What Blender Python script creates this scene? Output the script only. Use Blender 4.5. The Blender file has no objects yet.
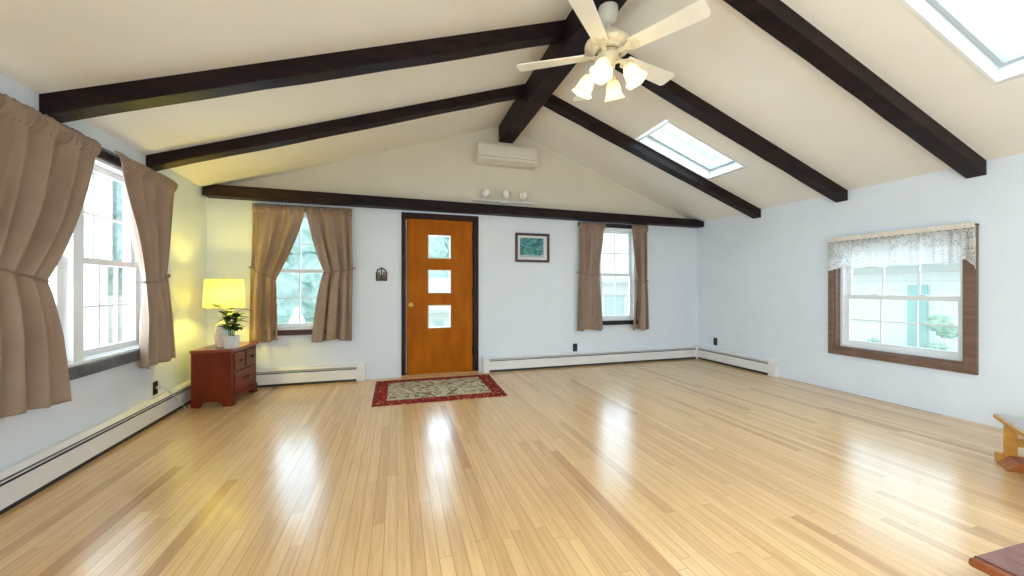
import bpy, bmesh, math, random
from mathutils import Vector, Matrix
random.seed(7)
PI = math.pi
SC = bpy.context.scene
COL = SC.collection

# ------------------------------------------------------------------ camera
cam_d = bpy.data.cameras.new('camera')
cam_d.sensor_width = 36.0
cam_d.lens = 378.0 / 1024.0 * 36.0
cam_d.clip_start = 0.05
cam_d.clip_end = 300
cam = bpy.data.objects.new('camera', cam_d)
COL.objects.link(cam)
cam.location = (0, 0, 1.15)
cam.rotation_euler = (math.radians(90), 0, math.radians(-16.92))
SC.camera = cam

# ------------------------------------------------------------------ view / world
SC.view_settings.view_transform = 'Standard'
SC.view_settings.look = 'None'
SC.view_settings.exposure = 0.32
SC.view_settings.gamma = 1.0
SC.view_settings.use_curve_mapping = False
world = bpy.data.worlds.new('sky')
SC.world = world
world.use_nodes = True
wn = world.node_tree.nodes; wl = world.node_tree.links
wn.clear()
w_out = wn.new('ShaderNodeOutputWorld'); w_bg = wn.new('ShaderNodeBackground')
w_tc = wn.new('ShaderNodeTexCoord'); w_no = wn.new('ShaderNodeTexNoise'); w_cr = wn.new('ShaderNodeValToRGB')
w_no.inputs['Scale'].default_value = 2.2; w_no.inputs['Detail'].default_value = 4
w_cr.color_ramp.elements[0].position = .35; w_cr.color_ramp.elements[0].color = (.80, .91, .94, 1)
w_cr.color_ramp.elements[1].position = .65; w_cr.color_ramp.elements[1].color = (.92, .975, .985, 1)
wl.new(w_tc.outputs['Generated'], w_no.inputs['Vector']); wl.new(w_no.outputs['Fac'], w_cr.inputs['Fac'])
wl.new(w_cr.outputs['Color'], w_bg.inputs['Color']); w_bg.inputs['Strength'].default_value = 1.6
wl.new(w_bg.outputs['Background'], w_out.inputs['Surface'])

# ------------------------------------------------------------------ daylight through the windows, added fill lights behind the camera
def area(name, loc, rot, sx, sy, power, col):
    l = bpy.data.lights.new(name, 'AREA'); l.shape = 'RECTANGLE'; l.size = sx; l.size_y = sy
    l.energy = power; l.color = col
    o = bpy.data.objects.new(name, l); COL.objects.link(o); o.location = loc; o.rotation_euler = rot
    return o
DAY = (.58, .80, 1.0)
R90 = PI / 2
area('daylight_window_left', (-2.27, 3.22, 1.35), (0, -R90, 0), 1.4, 1.45, 56, (.78, .90, 1.0))
area('daylight_window_corner', (-1.13, 5.30, 1.35), (-R90, 0, 0), .80, 1.4, 18, DAY)
area('daylight_window_back', (3.24, 5.30, 1.35), (-R90, 0, 0), .70, 1.4, 12, DAY)
area('daylight_door_panes', (.54, 5.30, 1.24), (-R90, 0, 0), .34, 1.3, 12, DAY)
area('daylight_window_right', (4.99, 2.51, 1.05), (0, R90, 0), 1.2, 1.1, 9, DAY)
SLR = math.atan((3.42 - 2.22) / (4.74 - 1.42))
area('daylight_skylight_far', (3.39, 3.645, 3.02), (0, SLR, 0), 1.05, .52, 14, DAY)
area('daylight_skylight_near', (3.43, 1.22, 3.02), (0, SLR, 0), 1.05, .52, 14, DAY)
area('fill_light_left_rear', (-2.10, -1.15, 1.36), (0, -R90, 0), 1.4, 1.6, 210, (.80, .91, 1.0))  # added unseen fill light, brightens the right wall
SLL = math.atan((3.42 - 2.255) / (1.42 + 2.05))
area('fill_light_roof_left', (-.55, -1.22, 3.06), (0, -SLL, 0), 1.02, .72, 95, (.86, .94, 1.0))  # added unseen fill for the floor and right wall
area('fill_light_roof_right', (3.43, -1.22, 3.00), (0, SLR, 0), 1.05, .72, 115, (.86, .94, 1.0))  # added unseen fill, bounces off the floor to the ceiling
area('fill_light_rear_wall', (1.4, -2.75, 1.45), (R90 - math.radians(60), 0, 0), 4.6, 1.9, 80, (.86, .94, 1.0))  # added unseen fill light for the whole room

# ------------------------------------------------------------------ mesh helpers
def box(bm, x0, x1, y0, y1, z0, z1, bev=0.0, seg=2):
    r = bmesh.ops.create_cube(bm, size=1.0)
    vs = r['verts']
    for v in vs:
        v.co = Vector(((x0 + x1) / 2 + v.co.x * (x1 - x0), (y0 + y1) / 2 + v.co.y * (y1 - y0), (z0 + z1) / 2 + v.co.z * (z1 - z0)))
    if bev > 0:
        es = {e for v in vs for e in v.link_edges}
        bmesh.ops.bevel(bm, geom=list(es), offset=bev, segments=seg, profile=.5, affect='EDGES')
    return vs

def prism(bm, poly, axis, a0, a1, bev=0.0):
    """poly: list of 2D points; extruded along axis ('x': pts are (y,z); 'y': pts are (x,z); 'z': pts are (x,y))."""
    def P(p, a):
        if axis == 'x': return Vector((a, p[0], p[1]))
        if axis == 'y': return Vector((p[0], a, p[1]))
        return Vector((p[0], p[1], a))
    A = [bm.verts.new(P(p, a0)) for p in poly]
    B = [bm.verts.new(P(p, a1)) for p in poly]
    n = len(poly); fs = []
    fs.append(bm.faces.new(A)); fs.append(bm.faces.new(list(reversed(B))))
    for i in range(n):
        fs.append(bm.faces.new((A[i], B[i], B[(i + 1) % n], A[(i + 1) % n])))
    bmesh.ops.recalc_face_normals(bm, faces=fs)
    if bev > 0:
        es = {e for f in fs for e in f.edges}
        bmesh.ops.bevel(bm, geom=list(es), offset=bev, segments=2, profile=.5, affect='EDGES')

def lathe(bm, prof, seg=32, c=(0, 0, 0), cap0=False, cap1=False, M=None, wob=None):
    rings = []
    for (r, z) in prof:
        ring = []
        for i in range(seg):
            a = 2 * PI * i / seg
            k = 1.0 if wob is None else wob(a, z)
            v = Vector((r * k * math.cos(a), r * k * math.sin(a), z))
            if M is not None: v = M @ v
            ring.append(bm.verts.new(v + Vector(c)))
        rings.append(ring)
    fs = []
    for j in range(len(rings) - 1):
        for i in range(seg):
            fs.append(bm.faces.new((rings[j][i], rings[j][(i + 1) % seg], rings[j + 1][(i + 1) % seg], rings[j + 1][i])))
    if cap0: fs.append(bm.faces.new(list(reversed(rings[0]))))
    if cap1: fs.append(bm.faces.new(rings[-1]))
    bmesh.ops.recalc_face_normals(bm, faces=fs)

def tube(bm, pts, r, seg=8, closed=False):
    pts = [Vector(p) for p in pts]; rings = []
    n = len(pts)
    up = Vector((0, 0, 1))
    for i, p in enumerate(pts):
        if closed: t = pts[(i + 1) % n] - pts[i - 1]
        else: t = pts[min(i + 1, n - 1)] - pts[max(i - 1, 0)]
        t.normalize()
        a = up if abs(t.dot(up)) < .95 else Vector((1, 0, 0))
        u = t.cross(a).normalized(); w = t.cross(u).normalized()
        rr = r[i] if isinstance(r, (list, tuple)) else r
        rings.append([bm.verts.new(p + rr * (math.cos(2 * PI * k / seg) * u + math.sin(2 * PI * k / seg) * w)) for k in range(seg)])
    fs = []
    m = n if closed else n - 1
    for j in range(m):
        A = rings[j]; B = rings[(j + 1) % n]
        for k in range(seg):
            fs.append(bm.faces.new((A[k], A[(k + 1) % seg], B[(k + 1) % seg], B[k])))
    if not closed:
        fs.append(bm.faces.new(list(reversed(rings[0])))); fs.append(bm.faces.new(rings[-1]))
    bmesh.ops.recalc_face_normals(bm, faces=fs)

def ball(bm, c, r, sz=1.0, seg=20):
    res = bmesh.ops.create_uvsphere(bm, u_segments=seg, v_segments=seg // 2 + 2, radius=r)
    for v in res['verts']:
        v.co.z *= sz; v.co += Vector(c)

def NB(): return bmesh.new()

def obj(name, bm, mat, parent=None, smooth=False, solid=0.0, loc=None):
    me = bpy.data.meshes.new(name)
    bm.normal_update(); bm.to_mesh(me); bm.free()
    o = bpy.data.objects.new(name, me); COL.objects.link(o)
    if mat is not None: me.materials.append(mat)
    if smooth:
        for p in me.polygons: p.use_smooth = True
        try: me.set_sharp_from_angle(angle=math.radians(38))
        except Exception: pass
    if solid:
        m = o.modifiers.new('thickness', 'SOLIDIFY'); m.thickness = solid; m.offset = 0
    if parent is not None: o.parent = parent
    if loc is not None: o.location = loc
    return o

def tag(o, label, cat, group=None, kind=None):
    o['label'] = label; o['category'] = cat
    if group: o['group'] = group
    if kind: o['kind'] = kind
    return o

def thing(name, label, cat, loc=(0, 0, 0), rotz=0.0, group=None, kind=None):
    o = bpy.data.objects.new(name, None); COL.objects.link(o)
    o.empty_display_size = .1
    o.location = loc; o.rotation_euler = (0, 0, rotz)
    return tag(o, label, cat, group, kind)

# ------------------------------------------------------------------ materials
def mat(name, col, rough=.5, col2=None, scale=6.0, stretch=(1, 1, 1), metal=0.0, coat=0.0, bump=0.0, spec=.5, trans=0.0, lo=.35, hi=.65, bscale=None, emis=None, estr=0.0):
    m = bpy.data.materials.new(name); m.use_nodes = True
    nt = m.node_tree; n = nt.nodes; l = nt.links
    b = n['Principled BSDF']
    b.inputs['Roughness'].default_value = rough; b.inputs['Metallic'].default_value = metal
    b.inputs['Coat Weight'].default_value = coat; b.inputs['Coat Roughness'].default_value = .12
    b.inputs['Specular IOR Level'].default_value = spec
    tc = n.new('ShaderNodeTexCoord'); mp = n.new('ShaderNodeMapping'); mp.inputs['Scale'].default_value = stretch
    no = n.new('ShaderNodeTexNoise'); no.inputs['Scale'].default_value = scale; no.inputs['Detail'].default_value = 5
    cr = n.new('ShaderNodeValToRGB')
    c2 = col2 if col2 else tuple(min(1, c * 1.05) for c in col)
    cr.color_ramp.elements[0].position = lo; cr.color_ramp.elements[0].color = (*col, 1)
    cr.color_ramp.elements[1].position = hi; cr.color_ramp.elements[1].color = (*c2, 1)
    l.new(tc.outputs['Object'], mp.inputs['Vector']); l.new(mp.outputs['Vector'], no.inputs['Vector'])
    l.new(no.outputs['Fac'], cr.inputs['Fac']); l.new(cr.outputs['Color'], b.inputs['Base Color'])
    if bump > 0:
        bp = n.new('ShaderNodeBump'); bp.inputs['Strength'].default_value = bump; bp.inputs['Distance'].default_value = .01
        if bscale:
            n2 = n.new('ShaderNodeTexNoise'); n2.inputs['Scale'].default_value = bscale; n2.inputs['Detail'].default_value = 3
            l.new(mp.outputs['Vector'], n2.inputs['Vector']); l.new(n2.outputs['Fac'], bp.inputs['Height'])
        else:
            l.new(no.outputs['Fac'], bp.inputs['Height'])
        l.new(bp.outputs['Normal'], b.inputs['Normal'])
    if emis:
        b.inputs['Emission Color'].default_value = (*emis, 1); b.inputs['Emission Strength'].default_value = estr
    if trans > 0:
        tr = n.new('ShaderNodeBsdfTranslucent'); l.new(cr.outputs['Color'], tr.inputs['Color'])
        mx = n.new('ShaderNodeMixShader'); mx.inputs['Fac'].default_value = trans
        out = n['Material Output']
        l.new(b.outputs['BSDF'], mx.inputs[1]); l.new(tr.outputs['BSDF'], mx.inputs[2]); l.new(mx.outputs['Shader'], out.inputs['Surface'])
    return m

def mat_glass(name, tint=(.96, .99, 1.0), refl=.5):
    m = bpy.data.materials.new(name); m.use_nodes = True
    n = m.node_tree.nodes; l = m.node_tree.links; n.clear()
    out = n.new('ShaderNodeOutputMaterial'); t = n.new('ShaderNodeBsdfTransparent'); g = n.new('ShaderNodeBsdfGlossy')
    fr = n.new('ShaderNodeFresnel'); fr.inputs['IOR'].default_value = 1.45
    mu = n.new('ShaderNodeMath'); mu.operation = 'MULTIPLY'; mu.inputs[1].default_value = refl
    mx = n.new('ShaderNodeMixShader'); t.inputs['Color'].default_value = (*tint, 1); g.inputs['Roughness'].default_value = .02
    l.new(fr.outputs['Fac'], mu.inputs[0]); l.new(mu.outputs['Value'], mx.inputs['Fac'])
    l.new(t.outputs['BSDF'], mx.inputs[1]); l.new(g.outputs['BSDF'], mx.inputs[2]); l.new(mx.outputs['Shader'], out.inputs['Surface'])
    return m

def mat_diffuser():
    m = bpy.data.materials.new('added_lamp_diffuser'); m.use_nodes = True
    n = m.node_tree.nodes; l = m.node_tree.links; n.clear()
    out = n.new('ShaderNodeOutputMaterial'); t = n.new('ShaderNodeBsdfTransparent'); g = n.new('ShaderNodeBsdfTranslucent')
    g.inputs['Color'].default_value = (.9, .88, .75, 1); mx = n.new('ShaderNodeMixShader'); mx.inputs['Fac'].default_value = .88
    l.new(t.outputs['BSDF'], mx.inputs[1]); l.new(g.outputs['BSDF'], mx.inputs[2]); l.new(mx.outputs['Shader'], out.inputs['Surface'])
    return m

def mat_floor():
    m = bpy.data.materials.new('strip_wood_floor'); m.use_nodes = True
    n = m.node_tree.nodes; l = m.node_tree.links; b = n['Principled BSDF']
    tc = n.new('ShaderNodeTexCoord'); sp = n.new('ShaderNodeSeparateXYZ'); l.new(tc.outputs['Object'], sp.inputs['Vector'])
    def M(op, a, c=None):
        x = n.new('ShaderNodeMath'); x.operation = op
        for i, v in enumerate((a, c)):
            if v is None: continue
            if isinstance(v, (int, float)): x.inputs[i].default_value = v
            else: l.new(v, x.inputs[i])
        return x.outputs['Value']
    W = .0572
    xs = M('DIVIDE', sp.outputs['X'], W); ix = M('FLOOR', xs); fx = M('FRACT', xs)
    wn1 = n.new('ShaderNodeTexWhiteNoise'); wn1.noise_dimensions = '1D'; l.new(ix, wn1.inputs['W'])
    off = M('MULTIPLY', wn1.outputs['Value'], 7.3)
    ys = M('ADD', M('DIVIDE', sp.outputs['Y'], 1.35), off); iy = M('FLOOR', ys); fy = M('FRACT', ys)
    cb = n.new('ShaderNodeCombineXYZ'); l.new(ix, cb.inputs['X']); l.new(iy, cb.inputs['Y'])
    wn2 = n.new('ShaderNodeTexWhiteNoise'); wn2.noise_dimensions = '3D'; l.new(cb.outputs['Vector'], wn2.inputs['Vector'])
    cr = n.new('ShaderNodeValToRGB'); e = cr.color_ramp.elements
    e[0].position = 0; e[0].color = (0.485, 0.265, 0.101, 1); e[1].position = 1; e[1].color = (0.757, 0.521, 0.261, 1)
    for p, c in ((.08, (0.621, 0.391, 0.176, 1)), (.35, (0.679, 0.442, 0.203, 1)), (.75, (0.713, 0.474, 0.222, 1))):
        q = cr.color_ramp.elements.new(p); q.color = c
    l.new(wn2.outputs['Value'], cr.inputs['Fac'])
    # grain along the board, shifted per board
    cb2 = n.new('ShaderNodeCombineXYZ')
    l.new(M('MULTIPLY', sp.outputs['X'], 60.0), cb2.inputs['X']); l.new(M('ADD', M('MULTIPLY', sp.outputs['Y'], 2.6), M('MULTIPLY', wn2.outputs['Value'], 40.0)), cb2.inputs['Y'])
    l.new(ix, cb2.inputs['Z'])
    no = n.new('ShaderNodeTexNoise'); no.inputs['Scale'].default_value = 1.0; no.inputs['Detail'].default_value = 5; no.inputs['Distortion'].default_value = .6
    l.new(cb2.outputs['Vector'], no.inputs['Vector'])
    gr = n.new('ShaderNodeValToRGB'); gr.color_ramp.elements[0].position = .24; gr.color_ramp.elements[0].color = (.83, .77, .70, 1)
    gr.color_ramp.elements[1].position = .62; gr.color_ramp.elements[1].color = (1.04, 1.03, 1.02, 1)
    l.new(no.outputs['Fac'], gr.inputs['Fac'])
    mx = n.new('ShaderNodeMix'); mx.data_type = 'RGBA'; mx.blend_type = 'MULTIPLY'; mx.inputs['Factor'].default_value = 1
    l.new(cr.outputs['Color'], mx.inputs['A']); l.new(gr.outputs['Color'], mx.inputs['B'])
    # seams
    sx = M('LESS_THAN', M('ABSOLUTE', M('SUBTRACT', fx, .5)), .478)
    sy = M('LESS_THAN', M('ABSOLUTE', M('SUBTRACT', fy, .5)), .4992)
    seam = M('MULTIPLY', sx, sy)
    mx2 = n.new('ShaderNodeMix'); mx2.data_type = 'RGBA'; l.new(seam, mx2.inputs['Factor'])
    mx2.inputs['A'].default_value = (.36, .20, .09, 1); l.new(mx.outputs['Result'], mx2.inputs['B'])
    l.new(mx2.outputs['Result'], b.inputs['Base Color'])
    b.inputs['Roughness'].default_value = .30
    b.inputs['Specular IOR Level'].default_value = .5
    b.inputs['Coat Weight'].default_value = .5; b.inputs['Coat Roughness'].default_value = .17
    bp = n.new('ShaderNodeBump'); bp.inputs['Strength'].default_value = .12; bp.inputs['Distance'].default_value = .004
    n3 = n.new('ShaderNodeTexNoise'); n3.inputs['Scale'].default_value = 9; l.new(tc.outputs['Object'], n3.inputs['Vector'])
    l.new(M('ADD', seam, M('MULTIPLY', n3.outputs['Fac'], .35)), bp.inputs['Height']); l.new(bp.outputs['Normal'], b.inputs['Normal'])
    return m

M = {}
M['floor'] = mat_floor()
M['wall'] = mat('cool_white_wall_paint', (.705, .762, .83), .75, (.73, .787, .855), 3, bump=.04, bscale=90)
M['cream'] = mat('cream_ceiling_paint', (.825, .79, .735), .8, (.845, .81, .76), 2.2, bump=.06, bscale=70)
M['gable'] = mat('beige_gable', (.69, .625, .515), .8, (.72, .655, .545), 2.2, bump=.06, bscale=70)  # same pattern as the ceiling, darker beige tone
M['beam'] = mat('dark_stained_beam', (.008, .004, .005), .50, (.022, .010, .009), 5, (1, 1, 6), coat=.0, spec=.16, bump=.3, bscale=26)
M['white'] = mat('white_vinyl', (.78, .80, .81), .4)
M['trimdark'] = mat('near_black_window_trim', (.018, .015, .018), .55, (.03, .025, .03), 10, spec=.25)
M['trimgrey'] = mat('weathered_dark_sill', (.07, .068, .078), .5, (.13, .125, .14), 14)
M['sillred'] = mat('dark_red_brown_sill', (.045, .012, .01), .4, (.08, .02, .016), 12)
M['brown'] = mat('brown_window_casing', (.135, .075, .05), .5, (.20, .115, .08), 7, (1, 1, 4))
M['glass'] = mat_glass('window_glass')
M['doorwood'] = mat('orange_stained_door_wood', (.33, .085, .001), .45, (.42, .122, .002), 3.2, (3, 3, .7), coat=.0, spec=.08)
M['doorframe'] = mat('dark_red_brown_door_frame', (.016, .004, .004), .45, (.03, .008, .007), 8, spec=.2)
M['threshold'] = mat('orange_oak_threshold', (.42, .19, .05), .4, (.52, .26, .08), 9, (.5, 3, 3))
M['brass'] = mat('brass', (.62, .40, .14), .28, metal=1.0)
M['heater'] = mat('white_enamelled_steel', (.74, .72, .70), .45, (.78, .76, .74), 4)
M['slot'] = mat('heater_slot_shade', (.02, .022, .025), .6)
M['black'] = mat('black_plastic', (.012, .012, .014), .4)
M['iron'] = mat('dark_cast_iron', (.05, .045, .035), .55, (.12, .10, .075), 60, bump=.3)
M['curtain'] = mat('taupe_curtain_cloth', (.345, .245, .185), .8, (.385, .28, .215), 5, bump=.12, bscale=420, trans=.12)
M['rope'] = mat('taupe_tieback_cord', (.20, .13, .11), .8, (.28, .19, .16), 60)
M['ac'] = mat('off_white_air_conditioner_plastic', (.72, .66, .56), .5)
M['acdark'] = mat('grey_beige_louvre_gap', (.25, .22, .18), .6)
M['fan'] = mat('cream_white_fan_enamel', (.88, .85, .76), .38, (.91, .88, .80), 6)
M['fanmotor'] = mat('antique_cream_fan_metal', (.70, .62, .46), .4, (.82, .75, .60), 26)
M['fangold'] = mat('pale_gold_fitting', (.66, .57, .38), .4, (.78, .70, .50), 20)
M['canopy'] = mat('greyish_white_canopy', (.60, .57, .50), .4)
M['shadeglass'] = mat('frosted_bell_glass', (.92, .88, .70), .4, (.96, .93, .78), 8, trans=.55, emis=(1, .86, .52), estr=.10)
M['bulb'] = mat('lit_bulb', (1, .9, .7), .4, emis=(1, .86, .60), estr=3.0)
M['cabinet'] = mat('red_brown_cabinet_wood', (.105, .011, .002), .38, (.18, .024, .004), 3.0, (3, 3, 1), coat=.04, spec=.25, lo=.3, hi=.75)
M['cabinettop'] = mat('glossy_red_brown_top', (.22, .045, .016), .25, (.29, .07, .024), 4, (1, 4, 4), coat=.25)
M['cabshadow'] = mat('dark_cabinet_inside', (.03, .008, .004), .7)
M['knob'] = mat('dark_bronze_pull', (.035, .02, .012), .35, metal=.8)
M['lampshade'] = mat('cream_linen_lamp_shade', (.93, .90, .68), .8, (.95, .92, .72), 60, trans=.8, emis=(1, .82, .22), estr=.05)
M['lampbase'] = mat('glossy_white_ceramic', (.72, .72, .72), .18, (.76, .76, .76), 5, coat=.4)
M['pot'] = mat('white_ceramic_pot', (.74, .76, .80), .3, coat=.2)
M['leaf'] = mat('dark_green_leaf', (.004, .028, .008), .6, (.014, .065, .018), 22, trans=.03, spec=.2)
M['soil'] = mat('dark_soil', (.03, .02, .013), .95, (.06, .04, .03), 60)
M['bench'] = mat('golden_orange_pine', (.60, .28, .055), .42, (.70, .37, .085), 5, (1, 1, 5), coat=.1, spec=.3)
M['benchedge'] = mat('orange_brown_wood_edge', (.36, .11, .03), .45, (.46, .17, .045), 6, (1, 5, 1), coat=.0, spec=.25)
M['benchgrey'] = mat('grey_weathered_bench_top', (.34, .32, .30), .42, (.46, .44, .41), 9, (1, 4, 1), coat=.2, bump=.1)
M['benchbrown'] = mat('mauve_brown_table_top', (.135, .055, .042), .45, (.20, .09, .075), 9, (5, 1, 1), coat=.05, bump=.12)
M['groove'] = mat('dark_groove', (.045, .012, .012), .5)
M['matboard'] = mat('off_white_mat_board', (.70, .66, .64), .8)
M['picframe'] = mat('dark_mahogany_picture_frame', (.035, .010, .012), .35, (.06, .018, .016), 20)
M['cord'] = mat('pale_lamp_cord', (.50, .42, .34), .5)
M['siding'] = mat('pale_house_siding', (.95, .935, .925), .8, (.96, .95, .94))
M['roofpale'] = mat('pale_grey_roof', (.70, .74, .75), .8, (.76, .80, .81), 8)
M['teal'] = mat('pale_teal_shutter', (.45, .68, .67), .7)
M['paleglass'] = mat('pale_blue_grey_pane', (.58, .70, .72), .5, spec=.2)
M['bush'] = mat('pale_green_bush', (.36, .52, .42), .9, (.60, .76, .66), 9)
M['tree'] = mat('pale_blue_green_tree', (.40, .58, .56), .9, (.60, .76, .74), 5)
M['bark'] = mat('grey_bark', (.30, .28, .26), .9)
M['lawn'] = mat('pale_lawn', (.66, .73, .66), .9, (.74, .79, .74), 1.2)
M['figwhite'] = mat('white_figurine', (.86, .88, .88), .6)

# siding lines by wave bands along z
def add_bands(m, axis, freq, dark):
    n = m.node_tree.nodes; l = m.node_tree.links; b = n['Principled BSDF']
    src = b.inputs['Base Color'].links[0].from_socket
    tc = n.new('ShaderNodeTexCoord'); sp = n.new('ShaderNodeSeparateXYZ'); l.new(tc.outputs['Object'], sp.inputs['Vector'])
    mu = n.new('ShaderNodeMath'); mu.operation = 'MULTIPLY'; mu.inputs[1].default_value = freq; l.new(sp.outputs[axis], mu.inputs[0])
    fr = n.new('ShaderNodeMath'); fr.operation = 'FRACT'; l.new(mu.outputs['Value'], fr.inputs[0])
    lt = n.new('ShaderNodeMath'); lt.operation = 'LESS_THAN'; lt.inputs[1].default_value = .14; l.new(fr.outputs['Value'], lt.inputs[0])
    mx = n.new('ShaderNodeMix'); mx.data_type = 'RGBA'; mx.blend_type = 'MULTIPLY'; l.new(lt.outputs['Value'], mx.inputs['Factor'])
    l.new(src, mx.inputs['A']); mx.inputs['B'].default_value = (*dark, 1); l.new(mx.outputs['Result'], b.inputs['Base Color'])
add_bands(M['siding'], 'Z', 6.0, (.90, .93, .93))

def mat_lace():
    m = mat('white_lace', (.80, .80, .78), .85, (.86, .86, .84), 30, trans=.45)
    n = m.node_tree.nodes; l = m.node_tree.links
    out = n['Material Output']; sh = out.inputs['Surface'].links[0].from_socket
    tc = n.new('ShaderNodeTexCoord')
    vo = n.new('ShaderNodeTexVoronoi'); vo.feature = 'DISTANCE_TO_EDGE'; vo.inputs['Scale'].default_value = 62
    no = n.new('ShaderNodeTexNoise'); no.inputs['Scale'].default_value = 9; no.inputs['Detail'].default_value = 2
    l.new(tc.outputs['Object'], vo.inputs['Vector']); l.new(tc.outputs['Object'], no.inputs['Vector'])
    a = n.new('ShaderNodeMath'); a.operation = 'GREATER_THAN'; a.inputs[1].default_value = .16; l.new(vo.outputs['Distance'], a.inputs[0])
    c = n.new('ShaderNodeMath'); c.operation = 'GREATER_THAN'; c.inputs[1].default_value = .50; l.new(no.outputs['Fac'], c.inputs[0])
    d = n.new('ShaderNodeMath'); d.operation = 'MULTIPLY'; l.new(a.outputs['Value'], d.inputs[0]); l.new(c.outputs['Value'], d.inputs[1])
    e = n.new('ShaderNodeMath'); e.operation = 'MULTIPLY_ADD'; e.inputs[1].default_value = .55; e.inputs[2].default_value = .05; l.new(d.outputs['Value'], e.inputs[0])
    tr = n.new('ShaderNodeBsdfTransparent'); mx = n.new('ShaderNodeMixShader')
    l.new(e.outputs['Value'], mx.inputs['Fac']); l.new(sh, mx.inputs[1]); l.new(tr.outputs['BSDF'], mx.inputs[2]); l.new(mx.outputs['Shader'], out.inputs['Surface'])
    return m
M['lace'] = mat_lace()
M['lacehead'] = mat('cream_valance_heading', (.68, .62, .54), .85, (.76, .71, .63), 40, bump=.2)

def mat_rug_field():
    m = mat('beige_patterned_rug_field', (.47, .42, .30), .95, (.60, .54, .41), 26, spec=.1, bump=.2, bscale=220)
    n = m.node_tree.nodes; l = m.node_tree.links; b = n['Principled BSDF']
    src = b.inputs['Base Color'].links[0].from_socket
    tc = n.new('ShaderNodeTexCoord'); no = n.new('ShaderNodeTexNoise'); no.inputs['Scale'].default_value = 7.5; no.inputs['Detail'].default_value = 4; no.inputs['Distortion'].default_value = 2.2
    l.new(tc.outputs['Object'], no.inputs['Vector'])
    cr = n.new('ShaderNodeValToRGB'); e = cr.color_ramp.elements
    e[0].position = .36; e[0].color = (.16, .11, .06, 1); e[1].position = .50; e[1].color = (1, 1, 1, 1)
    q = e.new(.43); q.color = (.42, .30, .17, 1); q = e.new(.60); q.color = (1, 1, 1, 1); q = e.new(.66); q.color = (.55, .50, .42, 1)
    l.new(no.outputs['Fac'], cr.inputs['Fac'])
    mx = n.new('ShaderNodeMix'); mx.data_type = 'RGBA'; mx.blend_type = 'MULTIPLY'; mx.inputs['Factor'].default_value = .85
    l.new(src, mx.inputs['A']); l.new(cr.outputs['Color'], mx.inputs['B']); l.new(mx.outputs['Result'], b.inputs['Base Color'])
    return m
def mat_rug_border():
    m = mat('deep_red_rug_border', (.19, .012, .008), .95, (.26, .022, .014), 30, spec=.1, bump=.2, bscale=220)
    n = m.node_tree.nodes; l = m.node_tree.links; b = n['Principled BSDF']
    src = b.inputs['Base Color'].links[0].from_socket
    tc = n.new('ShaderNodeTexCoord'); vo = n.new('ShaderNodeTexVoronoi'); vo.inputs['Scale'].default_value = 27
    l.new(tc.outputs['Object'], vo.inputs['Vector'])
    cr = n.new('ShaderNodeValToRGB'); e = cr.color_ramp.elements
    e[0].position = .22; e[0].color = (.50, .30, .18, 1); e[1].position = .34; e[1].color = (0, 0, 0, 1)
    l.new(vo.outputs['Distance'], cr.inputs['Fac'])
    mx = n.new('ShaderNodeMix'); mx.data_type = 'RGBA'; mx.blend_type = 'ADD'; mx.inputs['Factor'].default_value = .8
    l.new(src, mx.inputs['A']); l.new(cr.outputs['Color'], mx.inputs['B']); l.new(mx.outputs['Result'], b.inputs['Base Color'])
    return m
M['rugfield'] = mat_rug_field(); M['rugborder'] = mat_rug_border()
def mat_painting():
    m = mat('teal_abstract_print', (.005, .10, .125), .5, (.10, .36, .36), 16, (1, 1, 1.8), lo=.40, hi=.62)
    n = m.node_tree.nodes; l = m.node_tree.links; b = n['Principled BSDF']
    src = b.inputs['Base Color'].links[0].from_socket
    tc = n.new('ShaderNodeTexCoord'); sp = n.new('ShaderNodeSeparateXYZ'); l.new(tc.outputs['Object'], sp.inputs['Vector'])
    no = n.new('ShaderNodeTexNoise'); no.inputs['Scale'].default_value = 9; l.new(tc.outputs['Object'], no.inputs['Vector'])
    ad = n.new('ShaderNodeMath'); ad.operation = 'MULTIPLY_ADD'; ad.inputs[1].default_value = .12; l.new(no.outputs['Fac'], ad.inputs[0]); l.new(sp.outputs['Z'], ad.inputs[2])
    lt = n.new('ShaderNodeMath'); lt.operation = 'LESS_THAN'; lt.inputs[1].default_value = .165; l.new(ad.outputs['Value'], lt.inputs[0])
    mx = n.new('ShaderNodeMix'); mx.data_type = 'RGBA'; l.new(lt.outputs['Value'], mx.inputs['Factor']); l.new(src, mx.inputs['A'])
    mx.inputs['B'].default_value = (.36, .48, .47, 1); l.new(mx.outputs['Result'], b.inputs['Base Color'])
    return m
M['print'] = mat_painting()

# ------------------------------------------------------------------ room numbers
XL, XR, YB, YF = -2.05, 4.74, 5.08, -2.45
XA, ZA = 1.42, 3.42          # apex of the ceiling
ZL, ZR = 2.255, 2.22         # eaves
TH = .15
LROT = math.atan(.031)
def left_pt(y, z=0.0, off=0.0):           # point on the left wall face at room depth y, off = distance into the room
    return (-1.975 - .031 * (y - 2.53) + off, y, z)
def zc(x): return ZL + (ZA - ZL) * (x - XL) / (XA - XL) if x < XA else ZR + (ZA - ZR) * (XR - x) / (XR - XA)

def panel_cells(bm, u0, u1, z0, z1, holes, fn):
    """A wall of boxes around rectangular holes. fn(bm,u0,u1,z0,z1) adds one cell."""
    us = sorted({u0, u1, *[h[0] for h in holes], *[h[1] for h in holes]})
    zs = sorted({z0, z1, *[h[2] for h in holes], *[h[3] for h in holes]})
    for i in range(len(us) - 1):
        for j in range(len(zs) - 1):
            cu, cz = (us[i] + us[i + 1]) / 2, (zs[j] + zs[j + 1]) / 2
            if any(h[0] < cu < h[1] and h[2] < cz < h[3] for h in holes): continue
            fn(bm, us[i], us[i + 1], zs[j], zs[j + 1])

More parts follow.
